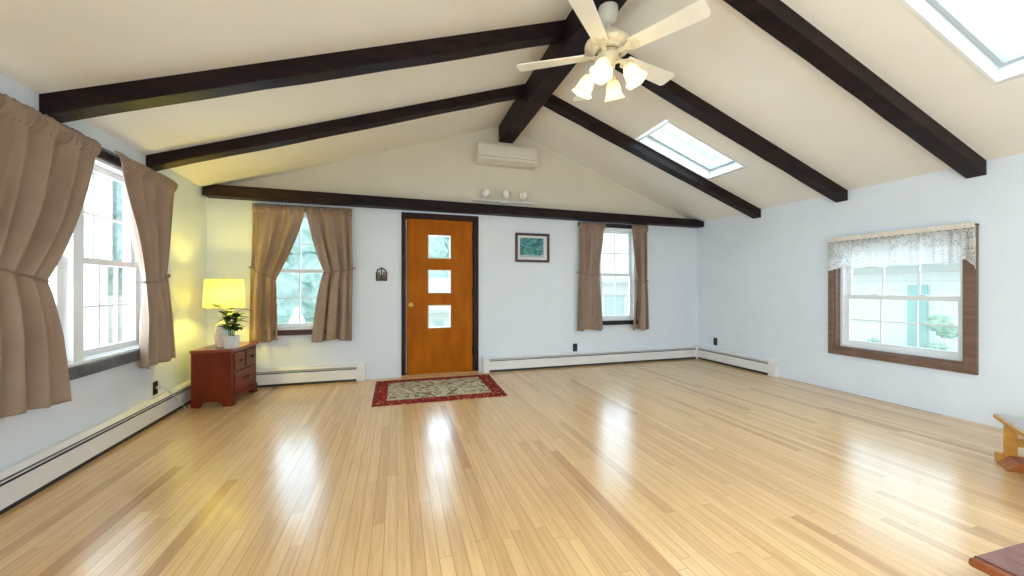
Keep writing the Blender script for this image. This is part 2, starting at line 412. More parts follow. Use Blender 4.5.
# floor
bm = NB(); box(bm, -2.4, XR + .1, YF - .1, YB + .1, -.12, 0)
tag(obj('floor', bm, M['floor']), 'honey oak strip wood floor with a glossy finish', 'floor', kind='structure')
# back wall
HB = [(-1.48, -.78, .65, 2.07), (.054, 1.064, -.02, 2.128), (2.92, 3.56, .65, 2.07)]
bm = NB(); panel_cells(bm, XL - .25, XR + TH, 0, 2.20, HB, lambda b, u0, u1, z0, z1: box(b, u0, u1, YB, YB + TH, z0, z1))
tag(obj('wall_back', bm, M['wall']), 'cool white far wall with the front door and two windows', 'wall', kind='structure')
bm = NB(); prism(bm, [(XL - .25, 2.20), (XR + TH, 2.20), (XR + TH, zc(XR) + .1), (XA, ZA + .15), (XL - .25, ZL + .05)], 'y', YB, YB + TH)
tag(obj('wall_gable', bm, M['gable']), 'cream gable triangle above the long dark beam', 'wall', kind='structure')
# right wall
HR = [(2.005, 3.03, .485, 1.62)]
bm = NB(); panel_cells(bm, YF, YB, 0, ZR + .12, HR, lambda b, u0, u1, z0, z1: box(b, XR, XR + TH, u0, u1, z0, z1))
tag(obj('wall_right', bm, M['wall']), 'cool white right hand wall with the brown framed window', 'wall', kind='structure')
# left wall (runs very slightly out of square)
HL = [(2.47, 3.955, .65, 2.06), (-1.95, -.35, .65, 2.06)]  # second opening is for the added unseen rear window
LW = bpy.data.objects.new('wall_left', None)
bm = NB(); panel_cells(bm, YF, YB + .1, 0, ZL + .13, HL, lambda b, u0, u1, z0, z1: box(b, -TH, 0, u0, u1, z0, z1))
lw = obj('wall_left', bm, M['wall']); bpy.data.objects.remove(LW); lw.name = 'wall_left'
lw.location = left_pt(0); lw.rotation_euler = (0, 0, LROT)
tag(lw, 'cool white left hand wall with the large curtained window', 'wall', kind='structure')
# wall behind the camera, with a wide window added to let fill light in
HF = [(-1.0, 3.8, .35, 2.1)]
bm = NB(); panel_cells(bm, XL - .2, XR + TH, 0, 2.2, HF, lambda b, u0, u1, z0, z1: box(b, u0, u1, YF - TH, YF, z0, z1))
prism(bm, [(XL - .2, 2.20), (XR + TH, 2.20), (XR + TH, zc(XR) + .1), (XA, ZA + .15), (XL - .2, ZL + .05)], 'y', YF - TH, YF)
tag(obj('wall_front', bm, M['wall']), 'white wall behind the viewpoint with an added wide window', 'wall', kind='structure')
# ceiling slopes with two skylight wells on the right, plus two added behind the camera
SKY = [(2.74, 3.86, 3.37, 3.925), (2.76, 3.90, .94, 1.50), (2.76, 3.90, -1.60, -.84)]
SKYL = [(-1.10, .02, -1.60, -.84)]
bm = NB()
def slab(b, x0, x1, y0, y1):
    prism(b, [(x0, zc(x0)), (x1, zc(x1)), (x1, zc(x1) + .13), (x0, zc(x0) + .13)], 'y', y0, y1)
panel_cells(bm, -2.3, XA, YF - TH, YB + TH, SKYL, slab)
panel_cells(bm, XA, XR + TH, YF - TH, YB + TH, SKY, slab)
tag(obj('ceiling', bm, M['cream']), 'cream painted vaulted ceiling sloping down from a central ridge', 'ceiling', kind='structure')

# ------------------------------------------------------------------ beams
bm = NB(); box(bm, 1.35, 1.555, YF, YB, 3.177, 3.46, .006)
tag(obj('ridge_beam', bm, M['beam']), 'thick dark beam running along the ceiling ridge behind the fan', 'beam')
bm = NB()
def btop(x, z): return min(z, zc(x) - .004)
xs = [-2.035, -1.9, -1.75, 0, 2, 4.4, 4.6, 4.735]
top = [(x, btop(x, 2.292 - .0065 * (x + 2))) for x in xs]
prism(bm, [(-2.035, 2.165), (4.735, 2.135)] + list(reversed(top)), 'y', 4.925, YB - .001, .004)
tag(obj('wall_beam', bm, M['beam']), 'long dark beam across the far wall above door and curtains', 'beam')
def rafter(x0, x1, y0, y1, d, label):
    n = 12; up = []; lo = []
    rnd = random.Random(int(y0 * 100) + int(x0 * 10))
    for i in range(n + 1):
        x = x0 + (x1 - x0) * i / n
        up.append((x, zc(x) + .0)); lo.append((x, zc(x) - d + rnd.uniform(-.004, .004)))
    bm = NB(); prism(bm, up + list(reversed(lo)), 'y', y0, y1, .004)
    tag(obj('ceiling_rafter', bm, M['beam']), label, 'beam', 'dark rafters under the sloping ceiling')
rafter(-2.00, 1.348, 2.895, 3.015, .125, 'left slope dark rafter nearer the viewpoint, ending above the left curtains')
rafter(-2.03, 1.348, 3.93, 4.05, .105, 'left slope dark rafter nearer the far wall')
rafter(1.557, 4.735, 2.895, 3.015, .115, 'right slope dark rafter in the middle, passing behind a fan blade')
rafter(1.557, 4.735, 3.93, 4.05, .115, 'right slope dark rafter beside the small skylight')
rafter(1.557, 4.735, 1.875, 1.995, .125, 'right slope dark rafter nearest the viewpoint')

# ------------------------------------------------------------------ windows
def dh_sash(parent, x0, x1, z0, z1, y0, cols, rows, rail=.045, stile=.045, lock=False):
    bm = NB()
    box(bm, x0, x0 + stile, y0, y0 + .03, z0, z1, .003); box(bm, x1 - stile, x1, y0, y0 + .03, z0, z1, .003)
    box(bm, x0 + stile, x1 - stile, y0, y0 + .03, z0, z0 + rail, .003); box(bm, x0 + stile, x1 - stile, y0, y0 + .03, z1 - rail, z1, .003)
    s = obj('sash', bm, M['white'], parent)
    gx0, gx1, gz0, gz1 = x0 + stile, x1 - stile, z0 + rail, z1 - rail
    bm = NB(); box(bm, gx0, gx1, y0 + .013, y0 + .017, gz0, gz1)
    obj('pane', bm, M['glass'], s)
    bm = NB()
    for i in range(1, cols):
        x = gx0 + (gx1 - gx0) * i / cols; box(bm, x - .007, x + .007, y0 + .006, y0 + .024, gz0, gz1)
    for j in range(1, rows):
        z = gz0 + (gz1 - gz0) * j / rows; box(bm, gx0, gx1, y0 + .007, y0 + .023, z - .007, z + .007)
    obj('muntin_grid', bm, M['white'], s)
    if lock:
        for fx in (.3, .7):
            x = x0 + (x1 - x0) * fx
            bm = NB(); box(bm, x - .025, x + .025, y0 - .005, y0 + .025, z1, z1 + .014, .004); obj('sash_lock', bm, M['white'], s)
def unit(parent, x0, x1, z0, z1, zm, cols, rows, y0=.045, jamb=.03, locks=False, yf=0.0):
    bm = NB()
    box(bm, x0, x0 + jamb, yf, TH, z0, z1, .002); box(bm, x1 - jamb, x1, yf, TH, z0, z1, .002)
    box(bm, x0 + jamb, x1 - jamb, yf, TH, z0, z0 + .03, .002); box(bm, x0 + jamb, x1 - jamb, yf, TH, z1 - jamb, z1, .002)
    obj('window_frame', bm, M['white'], parent)
    dh_sash(parent, x0 + jamb, x1 - jamb, z0 + .03, zm + .022, y0, cols, rows, lock=locks)
    dh_sash(parent, x0 + jamb, x1 - jamb, zm - .022, z1 - jamb, y0 + .034, cols, rows)

# left window, two units; local x runs along the wall, y points outdoors
w1 = thing('window_1', 'wide white double hung window with dark sill in the left wall', 'window', left_pt(0), PI / 2 + LROT, kind='structure')
unit(w1, 2.47, 3.165, .65, 2.06, 1.338, 3, 2, jamb=.022)
unit(w1, 3.205, 3.955, .65, 2.06, 1.338, 3, 2, jamb=.022)
bm = NB(); box(bm, 3.14, 3.23, -.008, TH, .655, 2.055, .003); obj('mullion', bm, M['white'], w1)
bm = NB(); box(bm, 2.38, 4.03, -.022, 0, 2.06, 2.135, .003); box(bm, 2.40, 2.47, -.018, 0, .65, 2.06, .003); box(bm, 3.955, 4.02, -.018, 0, .65, 2.06, .003)
obj('window_casing', bm, M['trimdark'], w1)
bm = NB(); box(bm, 2.36, 4.04, -.045, .002, .572, .650, .006); obj('window_sill', bm, M['trimgrey'], w1)
bm = NB(); box(bm, 2.46, 3.96, -.03, .03, .651, .672, .003); obj('window_stool', bm, M['white'], w1)

w10 = thing('added_window_10', 'double hung window added in the left wall behind the viewpoint', 'window', left_pt(0), PI / 2 + LROT, kind='structure')  # added unseen window, opening for the left rear fill light
unit(w10, -1.95, -1.16, .65, 2.06, 1.338, 3, 2, jamb=.022)
unit(w10, -1.14, -.35, .65, 2.06, 1.338, 3, 2, jamb=.022)
bm = NB(); box(bm, -1.18, -1.12, -.008, TH, .655, 2.055, .003); obj('mullion', bm, M['white'], w10)

def back_window(name, label, x0, x1, sill, cols):
    w = thing(name, label, 'window', (0, YB, 0), 0, kind='structure')
    unit(w, x0, x1, .65, 2.07, 1.355, cols, 2)
    bm = NB(); box(bm, x0 - .07, x1 + .07, -.02, 0, 2.07, 2.13, .003); box(bm, x0 - .07, x0, -.018, 0, .65, 2.07, .003); box(bm, x1, x1 + .07, -.018, 0, .65, 2.07, .003)
    obj('window_casing', bm, M['trimdark'], w)
    bm = NB(); box(bm, x0 - .08, x1 + .08, -.04, .002, .59, .652, .005); obj('window_sill', bm, sill, w)
    return w
back_window('window_2', 'narrow window between gold lit curtains left of the door', -1.48, -.78, M['sillred'], 2)
back_window('window_3', 'narrow white gridded window with dark sill right of the door', 2.92, 3.56, M['trimdark'], 2)

# right window: local x runs towards the camera, y points outdoors
w4 = thing('window_4', 'white gridded window in a brown casing on the right wall', 'window', (XR, 3.03, 0), -PI / 2, kind='structure')
unit(w4, .012, 1.013, .497, 1.608, 1.052, 3, 2, y0=.095, jamb=.028, locks=True, yf=.070)
bm = NB()
for (a, b_, c, d) in ((-.052, .0, .408, 1.70), (1.025, 1.108, .408, 1.70), (0, 1.025, .408, .485), (0, 1.025, 1.62, 1.70)):
    box(bm, a, b_, -.03, 0, c, d, .004)
obj('window_casing', bm, M['brown'], w4)
bm = NB()
for (a, b_, c, d) in ((.0, .012, .485, 1.62), (1.013, 1.025, .485, 1.62), (.012, 1.013, .485, .497), (.012, 1.013, 1.608, 1.62)):
    box(bm, a, b_, -.005, .085, c, d)
obj('jamb_liner', bm, M['brown'], w4)
# wide unseen window added behind the viewpoint to admit fill light
w5 = thing('added_window_5', 'wide window added in the wall behind the viewpoint', 'window', (3.8, YF, 0), PI, kind='structure')
for k in range(3): unit(w5, .02 + k * 1.59, 1.60 + k * 1.59, .36, 2.09, 1.22, 2, 1)

# skylights
def skylight(name, label, x0, x1, y0, y1):
    SLR = math.atan((3.42 - 2.22) / (4.74 - 1.42)) if x0 > XA else -math.atan((3.42 - 2.255) / (1.42 + 2.05))
    L = (x1 - x0) / math.cos(SLR)
    t = thing(name, label, 'skylight', ((x0 + x1) / 2, (y0 + y1) / 2, zc((x0 + x1) / 2)), 0, kind='structure')
    t.rotation_euler = (0, SLR, 0)
    h, w = L / 2 - .036, (y1 - y0) / 2 - .002
    bm = NB()
    box(bm, -h, -h + .018, -w, w, -.008, .122); box(bm, h - .018, h, -w, w, -.008, .122)
    box(bm, -h + .018, h - .018, -w, -w + .018, -.008, .122); box(bm, -h + .018, h - .018, w - .018, w, -.008, .122)
    obj('light_well', bm, M['white'], t)
    bm = NB(); a, b_ = h - .018, w - .018
    for (p, q, r, s) in ((-a, -a + .03, -b_, b_), (a - .03, a, -b_, b_), (-a + .03, a - .03, -b_, -b_ + .03), (-a + .03, a - .03, b_ - .03, b_)):
        box(bm, p, q, r, s, .098, .128, .003)
    obj('sash', bm, mat('grey_skylight_sash', (.42, .45, .47), .5), t)
    bm = NB(); box(bm, -a + .03, a - .03, -b_ + .03, b_ - .03, .112, .118); obj('pane', bm, M['glass'], t)
skylight('window_6', 'small skylight between two dark rafters on the right slope', *SKY[0])
skylight('window_7', 'skylight with a wide white well cut off by the upper right picture corner', *SKY[1])
skylight('added_skylight_8', 'skylight added on the right slope behind the viewpoint', *SKY[2])  # added unseen skylight, opening for a roof fill light
skylight('added_skylight_9', 'skylight added on the left slope behind the viewpoint', *SKYL[0])  # likewise added out of view to admit fill light

# ------------------------------------------------------------------ front door
d = thing('door_1', 'orange brown wooden front door with three square panes', 'door', (.054, YB, 0), 0, kind='structure')
bm = NB()
box(bm, 0, .057, -.022, TH, 0, 2.128, .004); box(bm, .936, 1.01, -.022, TH, 0, 2.128, .004); box(bm, .057, .936, -.022, TH, 2.058, 2.128, .004)
obj('door_frame', bm, M['doorframe'], d)
PN = [(.336, .638, 1.54, 1.855), (.336, .638, 1.08, 1.39), (.336, .638, .618, .924)]
bm = NB(); panel_cells(bm, .060, .933, .025, 2.055, PN, lambda b, u0, u1, z0, z1: box(b, u0, u1, .012, .055, z0, z1))
slab_o = obj('door_slab', bm, M['doorwood'], d)
for (a, b_, c, e) in PN:
    bm = NB(); box(bm, a + .006, b_ - .006, .028, .034, c + .006, e - .006); p = obj('pane', bm, M['glass'], slab_o)
    bm = NB(); q = .012
    box(bm, a, a + q, .006, .06, c, e); box(bm, b_ - q, b_, .006, .06, c, e); box(bm, a + q, b_ - q, .006, .06, c, c + q); box(bm, a + q, b_ - q, .006, .06, e - q, e)
    obj('pane_moulding', bm, mat('pale_grey_pane_moulding', (.62, .60, .50), .5), slab_o)
bm = NB()
MX = Matrix.Rotation(PI / 2, 4, 'X')
lathe(bm, [(.0005, 0), (.030, 0), (.031, .006), (.012, .010), (.011, .026), (.018, .032), (.027, .044), (.027, .054), (.018, .063), (.0005, .066)], 24, (.122, .012, .93), M=MX)
obj('door_knob', bm, M['brass'], d, True)
for z in (.30, 1.1, 1.84):
    bm = NB(); box(bm, .925, .940, .0, .012, z - .045, z + .045, .002); tube(bm, [(.933, .0, z - .048), (.933, .0, z + .048)], .006)
    obj('hinge', bm, M['knob'], d)
bm = NB(); box(bm, .0, 1.01, -.03, .10, 0, .024, .005); obj('threshold', bm, M['threshold'], d)

# ------------------------------------------------------------------ baseboard heaters (local x along the wall, y outdoors)
def heater(label, loc, rotz, L, cap0, cap1):
    t = thing('baseboard_heater', label, 'heater', loc, rotz, 'white baseboard heaters')
    c0, c1 = (.0 if cap0 else 0), (L if cap1 else L)
    a = .085 if cap0 else 0; b_ = L - (.10 if cap1 else 0)
    bm = NB()
    prism(bm, [(-.004, .205), (-.004, .19), (-.03, .19), (-.058, .176), (-.063, .180), (-.034, .205)], 'x', a, b_)
    box(bm, a, b_, -.004, -.001, .01, .205)
    obj('top_hood', bm, M['heater'], t)
    bm = NB(); box(bm, a, b_, -.068, -.063, .030, .148, .002); obj('front_panel', bm, M['heater'], t)
    bm = NB(); box(bm, a + .002, b_ - .002, -.058, -.006, .001, .150)  # near-black box for the fins, also puts gap shade down to the floor
    obj('fins_and_gap_shade', bm, M['slot'], t)
    bm = NB(); prism(bm, [(-.060, .158), (-.050, .162), (-.050, .164), (-.060, .161)], 'x', a + .002, b_ - .002); obj('damper', bm, M['heater'], t)
    for (u0, u1, f) in ((0, a, cap0), (b_, L, cap1)):
        if not f: continue
        bm = NB(); prism(bm, [(-.001, 0), (-.072, 0), (-.072, .165), (-.060, .19), (-.036, .212), (-.001, .212)], 'x', u0, u1, .003); obj('end_cap', bm, M['heater'], t)
heater('long white baseboard heater along the left wall under the window', left_pt(YF + .05), PI / 2 + LROT, 4.95 - YF - .05, True, False)
heater('short white baseboard heater under the gold lit curtains', (-1.93, YB, 0), 0, 1.55, False, True)
heater('long white baseboard heater along the far wall right of the door', (1.12, YB, 0), 0, 3.54, True, False)
heater('white baseboard heater on the right wall by the far corner', (XR, 5.0, 0), -PI / 2, 1.32, False, True)
# corner cover where two heaters meet
bm = NB(); box(bm, XR - .078, XR - .001, YB - .078, YB - .001, 0, .21, .004)
tag(obj('heater_corner_cover', bm, M['heater']), 'white square cover joining two heaters in the far corner', 'heater')

# ------------------------------------------------------------------ outlets
def outlet(label, loc, rotz, plug=False):
    t = thing('wall_outlet', label, 'outlet', loc, rotz, 'black wall outlets')
    bm = NB(); box(bm, -.036, .036, -.006, -.0005, -.058, .058, .003); obj('cover_plate', bm, M['black'], t)
    bm = NB()
    for z in (-.024, .024):
        box(bm, -.017, .017, -.009, -.006, z - .014, z + .014, .003)
    obj('socket', bm, mat('dark_grey_socket', (.03, .03, .032), .35), t)
outlet('black outlet on the far wall under the right hand curtains', (2.52, YB, .27), 0)
outlet('black outlet on the right wall above the corner heater', (XR, 4.704, .318), -PI / 2)
outlet('black outlet on the left wall with the lamp cord plugged in', left_pt(4.067, .276), PI / 2 + LROT)

# ------------------------------------------------------------------ curtains
def curtain(label, origin, rotz, top, tie, bot, zt, ztie, zb, pleats, group, y=-.085, side=1, seed=1, outer='l'):
    """top/tie/bot: (left,right) along the wall; ztie: (left,right) heights of the tie."""
    cx = (bot[0] + bot[1]) / 2
    t = thing('curtain', label, 'curtain', origin(cx), rotz, group)
    rnd = random.Random(seed); ph = [rnd.uniform(0, 6.28) for _ in range(6)]
    NU, NZ = 110, 74
    zm = (ztie[0] + ztie[1]) / 2
    pre = NB(); rows = []
    wt = top[1] - top[0]
    for j in range(NZ + 1):
        q = j / NZ
        row = []
        for i in range(NU + 1):
            u = i / NU
            zti = ztie[0] + (ztie[1] - ztie[0]) * u
            z = zt + (zb - zt) * q
            zt_n = zm + (z - zm)
            if z > zti:
                k = (zt - z) / (zt - zti)                  # 0 at top, 1 at the tie
                e = k ** 1.35
                l = top[0] + (tie[0] - top[0]) * e; r = top[1] + (tie[1] - top[1]) * e
                comp = 1 - .62 * k ** 6
            else:
                k = (zti - z) / max(1e-4, zti - zb)
                e = k ** .62
                l = tie[0] + (bot[0] - tie[0]) * e; r = tie[1] + (bot[1] - tie[1]) * e
                comp = .38 + .62 * min(1, k * 2.2) ** .8
            uu = u + .012 * math.sin(9 * q + ph[4]) * math.sin(PI * u)
            amp = (.017 + .027 * min(1, q * 3)) * comp
            f = .8 * math.sin(2 * PI * pleats * .62 * uu + ph[0] + .9 * math.sin(3.1 * uu + ph[3])) + .42 * math.sin(2 * PI * pleats * 1.07 * uu + ph[1] + 1.4 * q) + .30 * math.sin(2 * PI * pleats * .37 * uu + ph[2] - 1.1 * q)
            yy = amp * f
            # pleats lean to the pull of the tie
            xx = l + (r - l) * u + .35 * amp * math.cos(2 * PI * pleats * .62 * uu + ph[3])
            if q < .06:                                     # gathered heading over the rod
                g = 1 - q / .06
                yy = yy * (1 - .85 * g ** .5) - .017 * math.sin(PI * min(1, q / .06)) ** .5 - .004 + .008 * math.sin(2 * PI * pleats * 3.6 * uu + ph[5]) + .004 * math.sin(2 * PI * pleats * 7.7 * uu)
                if q < .016: yy += .010 * (1 - q / .016)
                z += .006 * math.sin(2 * PI * pleats * 3.1 * uu + ph[2]) * g
            z2 = z + (.012 * math.sin(2 * PI * u * 1.3 + ph[1]) * (q > .98))
            row.append(pre.verts.new((xx - cx, y + yy, z2)))
        rows.append(row)
    for j in range(NZ):
        for i in range(NU):
            pre.faces.new((rows[j][i], rows[j + 1][i], rows[j + 1][i + 1], rows[j][i + 1]))
    obj('curtain_panel', pre, M['curtain'], t, True, solid=.004)
    # cord tieback looped round the gathered cloth and back to the wall
    bm = NB(); pts = []
    for i in range(17):
        u = i / 16
        x = tie[0] - .012 + (tie[1] - tie[0] + .024) * u
        pts.append((x - cx, y - .040 * math.sin(PI * u) ** .5 - .012, ztie[0] + (ztie[1] - ztie[0]) * u - .012 * math.sin(PI * u)))
    a, b_ = pts[0], pts[-1]
    back_y = -.004
    if outer == 'l':
        pts = [(a[0] - .005, back_y, a[2] + .01)] + pts + [(b_[0] - .02, y + .05, b_[2])]
    else:
        pts = [(a[0] + .02, y + .05, a[2])] + pts + [(b_[0] + .005, back_y, b_[2] + .01)]
    tube(bm, pts, .0065, 8); obj('tieback', bm, M['rope'], t, True)
    return t
GC = 'taupe curtains tied back at the windows'
oB = lambda cx: (cx, YB, 0)
oL = lambda cx: left_pt(cx)
def rod(label, loc, rotz, x0, x1, z, y=-.085):
    t = thing('curtain_rod', label, 'curtain rod', loc, rotz, 'black curtain rods')
    c = (x0 + x1) / 2
    bm = NB(); tube(bm, [(x0 - c + .01, y, z), (x1 - c - .01, y, z)], .0065, 10); obj('rod', bm, M['black'], t, True)
    for x in (x0 - c + .03, x1 - c - .03):
        bm = NB(); tube(bm, [(x, y, z), (x, -.026, z)], .006, 8); box(bm, x - .012, x + .012, -.026, -.0225, z - .03, z + .02, .001); obj('bracket', bm, M['black'], t)
rod('long black curtain rod above the left wall window', left_pt(3.27), PI / 2 + LROT, 2.33, 4.22, 2.098)
rod('black curtain rod under the beam left of the door', (-1.05, YB, 0), 0, -1.585, -.52, 2.098, -.075)
rod('black curtain rod under the beam right of the door', (3.13, YB, 0), 0, 2.54, 3.72, 2.098, -.075)
LQ = PI / 2 + LROT
curtain('large taupe curtain at the left picture edge, swept back by a cord', oL, LQ, (2.34, 3.195), (2.32, 2.79), (2.22, 2.912), 2.125, (1.29, 1.185), .485, 7.2, GC, seed=3, outer='l')
curtain('taupe curtain between the left window and the lamp', oL, LQ, (3.385, 4.205), (3.715, 4.06), (3.70, 4.16), 2.125, (1.195, 1.265), .515, 6.2, GC, seed=5, outer='r')
curtain('gold lit curtain beside the table lamp, left half of its pair', oB, 0, (-1.58, -1.042), (-1.60, -1.35), (-1.62, -1.335), 2.122, (1.39, 1.25), .53, 5.2, GC, y=-.075, seed=8, outer='l')
curtain('taupe curtain left of the door, right half of its pair', oB, 0, (-1.028, -.525), (-.83, -.514), (-.955, -.522), 2.122, (1.335, 1.39), .515, 5.2, GC, y=-.075, seed=11, outer='r')
curtain('narrow taupe curtain at the left side of the window right of the door', oB, 0, (2.55, 2.98), (2.55, 2.88), (2.52, 2.965), 2.122, (1.372, 1.34), .53, 4.6, GC, y=-.075, seed=13, outer='l')
curtain('narrow taupe curtain nearest the far right corner', oB, 0, (3.425, 3.715), (3.51, 3.715), (3.445, 3.748), 2.122, (1.25, 1.262), .51, 3.6, GC, y=-.075, seed=17, outer='r')

# lace valance on the right window (local frame as window_4)
v = thing('lace_valance', 'white lace valance over the brown framed right window', 'valance', (XR, 2.497, 0), -PI / 2)
def sheet(fn, nu, nz):
    bm = NB(); R = []
    for j in range(nz + 1):
        R.append([bm.verts.new(fn(i / nu, j / nz)) for i in range(nu + 1)])
    for j in range(nz):
        for i in range(nu): bm.faces.new((R[j][i], R[j + 1][i], R[j + 1][i + 1], R[j][i + 1]))
    return bm
HW, DP = .570, .055
def vx(u):       # path: return, front, return
    Lr = DP; T = 2 * Lr + 2 * HW; s = u * T
    if s < Lr: return (-HW, -.034 - s * (DP - .034) / Lr)
    if s > T - Lr: return (HW, -.034 - (T - s) * (DP - .034) / Lr)
    return (-HW + (s - Lr), -DP)
def lace_pt(u, q):
    x, y = vx(u)
    drop = .260 + .045 * abs(math.sin(PI * 5.5 * u)) + .055 * max(0, 1 - min(u, 1 - u) / .10)
    z = 1.665 - drop * q - .014 * (1 - q) * 0
    y += (.006 * math.sin(2 * PI * 9 * u + 1.3 * math.sin(7 * u)) + .004 * math.sin(2 * PI * 23 * u + 1)) * (1 if .07 < u < .93 else .2) * (.5 + .5 * q)
    if q < .08: z += .008 * math.sin(2 * PI * 24 * u)
    return (x, y, z)
obj('lace_skirt', sheet(lace_pt, 260, 26), M['lace'], v, True)
def head_pt(u, q):
    x, y = vx(u); return (x, y - .004 + .0015 * math.sin(2 * PI * 41 * u), 1.715 - .05 * q)
obj('rod_pocket', sheet(head_pt, 200, 5), M['lacehead'], v, True, solid=.004)
bm = NB(); tube(bm, [(-HW - .004, -.002, 1.69), (-HW - .004, -DP, 1.69)], .006); tube(bm, [(HW + .004, -.002, 1.69), (HW + .004, -DP, 1.69)], .006); tube(bm, [(-HW, -DP + .008, 1.69), (HW, -DP + .008, 1.69)], .006)
obj('valance_rod', bm, mat('dark_bronze_rod', (.09, .06, .05), .5), v)

# ------------------------------------------------------------------ air conditioner on the gable
t = thing('wall_air_conditioner', 'off white wall air conditioner under the ridge beam', 'air conditioner', (1.437, YB, 2.83), 0)
bm = NB(); prism(bm, [(-.002, .0), (-.15, .0), (-.195, .035), (-.20, .07), (-.20, .22), (-.185, .255), (-.15, .265), (-.002, .265)], 'x', -.415, .415, .006)
obj('housing', bm, M['ac'], t)
bm = NB(); prism(bm, [(-.150, -.004), (-.196, .030), (-.201, .030), (-.152, -.010)], 'x', -.37, .37); obj('louvre', bm, mat('beige_louvre', (.62, .55, .45), .5), t)
bm = NB(); box(bm, -.405, .405, -.2025, -.199, .068, .072); obj('seam', bm, M['acdark'], t)

# ------------------------------------------------------------------ track light on the gable
t = thing('track_light', 'white track light with three round heads above the long beam', 'light', (1.425, YB, 2.345), 0)
bm = NB(); box(bm, -.447, .447, -.062, -.035, -.014, .010, .004); obj('track_bar', bm, M['heater'], t)
bm = NB(); box(bm, -.055, .055, -.068, -.001, -.026, .004, .004); obj('mounting_plate', bm, M['heater'], t)
for i, x in enumerate((-.285, .01, .283)):
    bm = NB()
    tube(bm, [(x, -.048, .008), (x, -.050, .045)], .010, 10)
    obj('stem', bm, M['heater'], t, True)
    Rm = Matrix.Rotation(math.radians(18 - 14 * i), 4, 'Y') @ Matrix.Rotation(math.radians(12), 4, 'X')
    bm = NB(); lathe(bm, [(.0005, 0), (.022, .0), (.045, .018), (.058, .045), (.060, .070), (.052, .098), (.044, .108), (.040, .104), (.0005, .096)], 24, (x, -.052, .040), M=Rm)
    obj('lamp_head', bm, mat('creamy_white_lamp_head', (.80, .77, .70), .4), t, True)

# ------------------------------------------------------------------ picture and plaque
t = thing('framed_picture', 'small dark framed teal picture right of the door', 'picture', (1.8475, YB, 1.5165), 0)
W2, Hh = .2575, .411
bm = NB(); f = .034
for (a, b_, c, e) in ((-W2, -W2 + f, 0, Hh), (W2 - f, W2, 0, Hh), (-W2 + f, W2 - f, 0, f), (-W2 + f, W2 - f, Hh - f, Hh)):
    box(bm, a, b_, -.026, -.002, c, e, .004)
obj('frame', bm, M['picframe'], t)
bm = NB(); box(bm, -W2 + f, W2 - f, -.010, -.004, f, Hh - f); obj('mat_board', bm, M['matboard'], t)
bm = NB(); box(bm, -.188, .168, -.0125, -.010, .070, .345); obj('print', bm, M['print'], t)

t = thing('wall_plaque', 'small dark arched metal plaque left of the door', 'plaque', (-.188, YB, 1.238), 0)
bm = NB(); box(bm, -.068, .068, -.020, -.001, 0, .026, .004); obj('base_bar', bm, M['iron'], t)
bm = NB()
arc = [(.060 * math.cos(PI * k / 14), -.010, .100 + .058 * math.sin(PI * k / 14)) for k in range(15)]
tube(bm, [(.060, -.010, .02)] + arc + [(-.060, -.010, .02)], .009, 8); tube(bm, [(0, -.010, .02), (0, -.010, .150)], .007, 8)
ball(bm, (0, -.010, .168), .010, seg=10); ball(bm, (.062, -.010, .10), .012, seg=10)
obj('arch', bm, M['iron'], t, True)
for x in (-.030, .030):
    bm = NB(); lathe(bm, [(.0005, 0), (.022, .002), (.024, .04), (.014, .062), (.0005, .066)], 14, (x, -.012, .024)); ball(bm, (x, -.012, .102), .013, seg=12)
    obj('ornament', bm, mat('brownish_grey_metal', (.13, .11, .085), .5, (.2, .15, .11), 50), t, True)

# ------------------------------------------------------------------ ceiling fan
FX, FY = 1.465, 2.42
t = thing('ceiling_fan', 'cream five blade ceiling fan with four lit glass shades', 'ceiling fan', (FX, FY, 3.177), 0)
bm = NB(); lathe(bm, [(.0005, 0), (.070, 0), (.070, -.02), (.062, -.075), (.040, -.115), (.022, -.125), (.0005, -.125)], 32); obj('canopy', bm, M['canopy'], t, True)
bm = NB(); tube(bm, [(0, 0, -.12), (0, 0, -.20)], .015, 12); obj('downrod', bm, M['fan'], t, True)
bm = NB(); lathe(bm, [(.0005, -.165), (.04, -.168), (.075, -.180), (.096, -.205), (.100, -.235), (.110, -.245), (.150, -.252), (.166, -.265), (.168, -.285), (.155, -.300), (.115, -.312), (.108, -.322), (.06, -.330), (.0005, -.330)], 44)
obj('motor_housing', bm, M['fanmotor'], t, True)
bm = NB(); lathe(bm, [(.099, -.222), (.104, -.226), (.104, -.236), (.100, -.240)], 48, wob=lambda a, z: 1 + .016 * math.sin(14 * a)); obj('vent_band', bm, mat('shadowed_gold_vent', (.35, .26, .13), .5), t, True)
bm = NB(); lathe(bm, [(.080, -.3285), (.086, -.333), (.092, -.3285)], 40); obj('trim_ring', bm, mat('bronze_trim_ring', (.22, .17, .10), .4), t, True)
ZB = -.335
BA = [13.5, 81, 148.5, 223.5, 299]
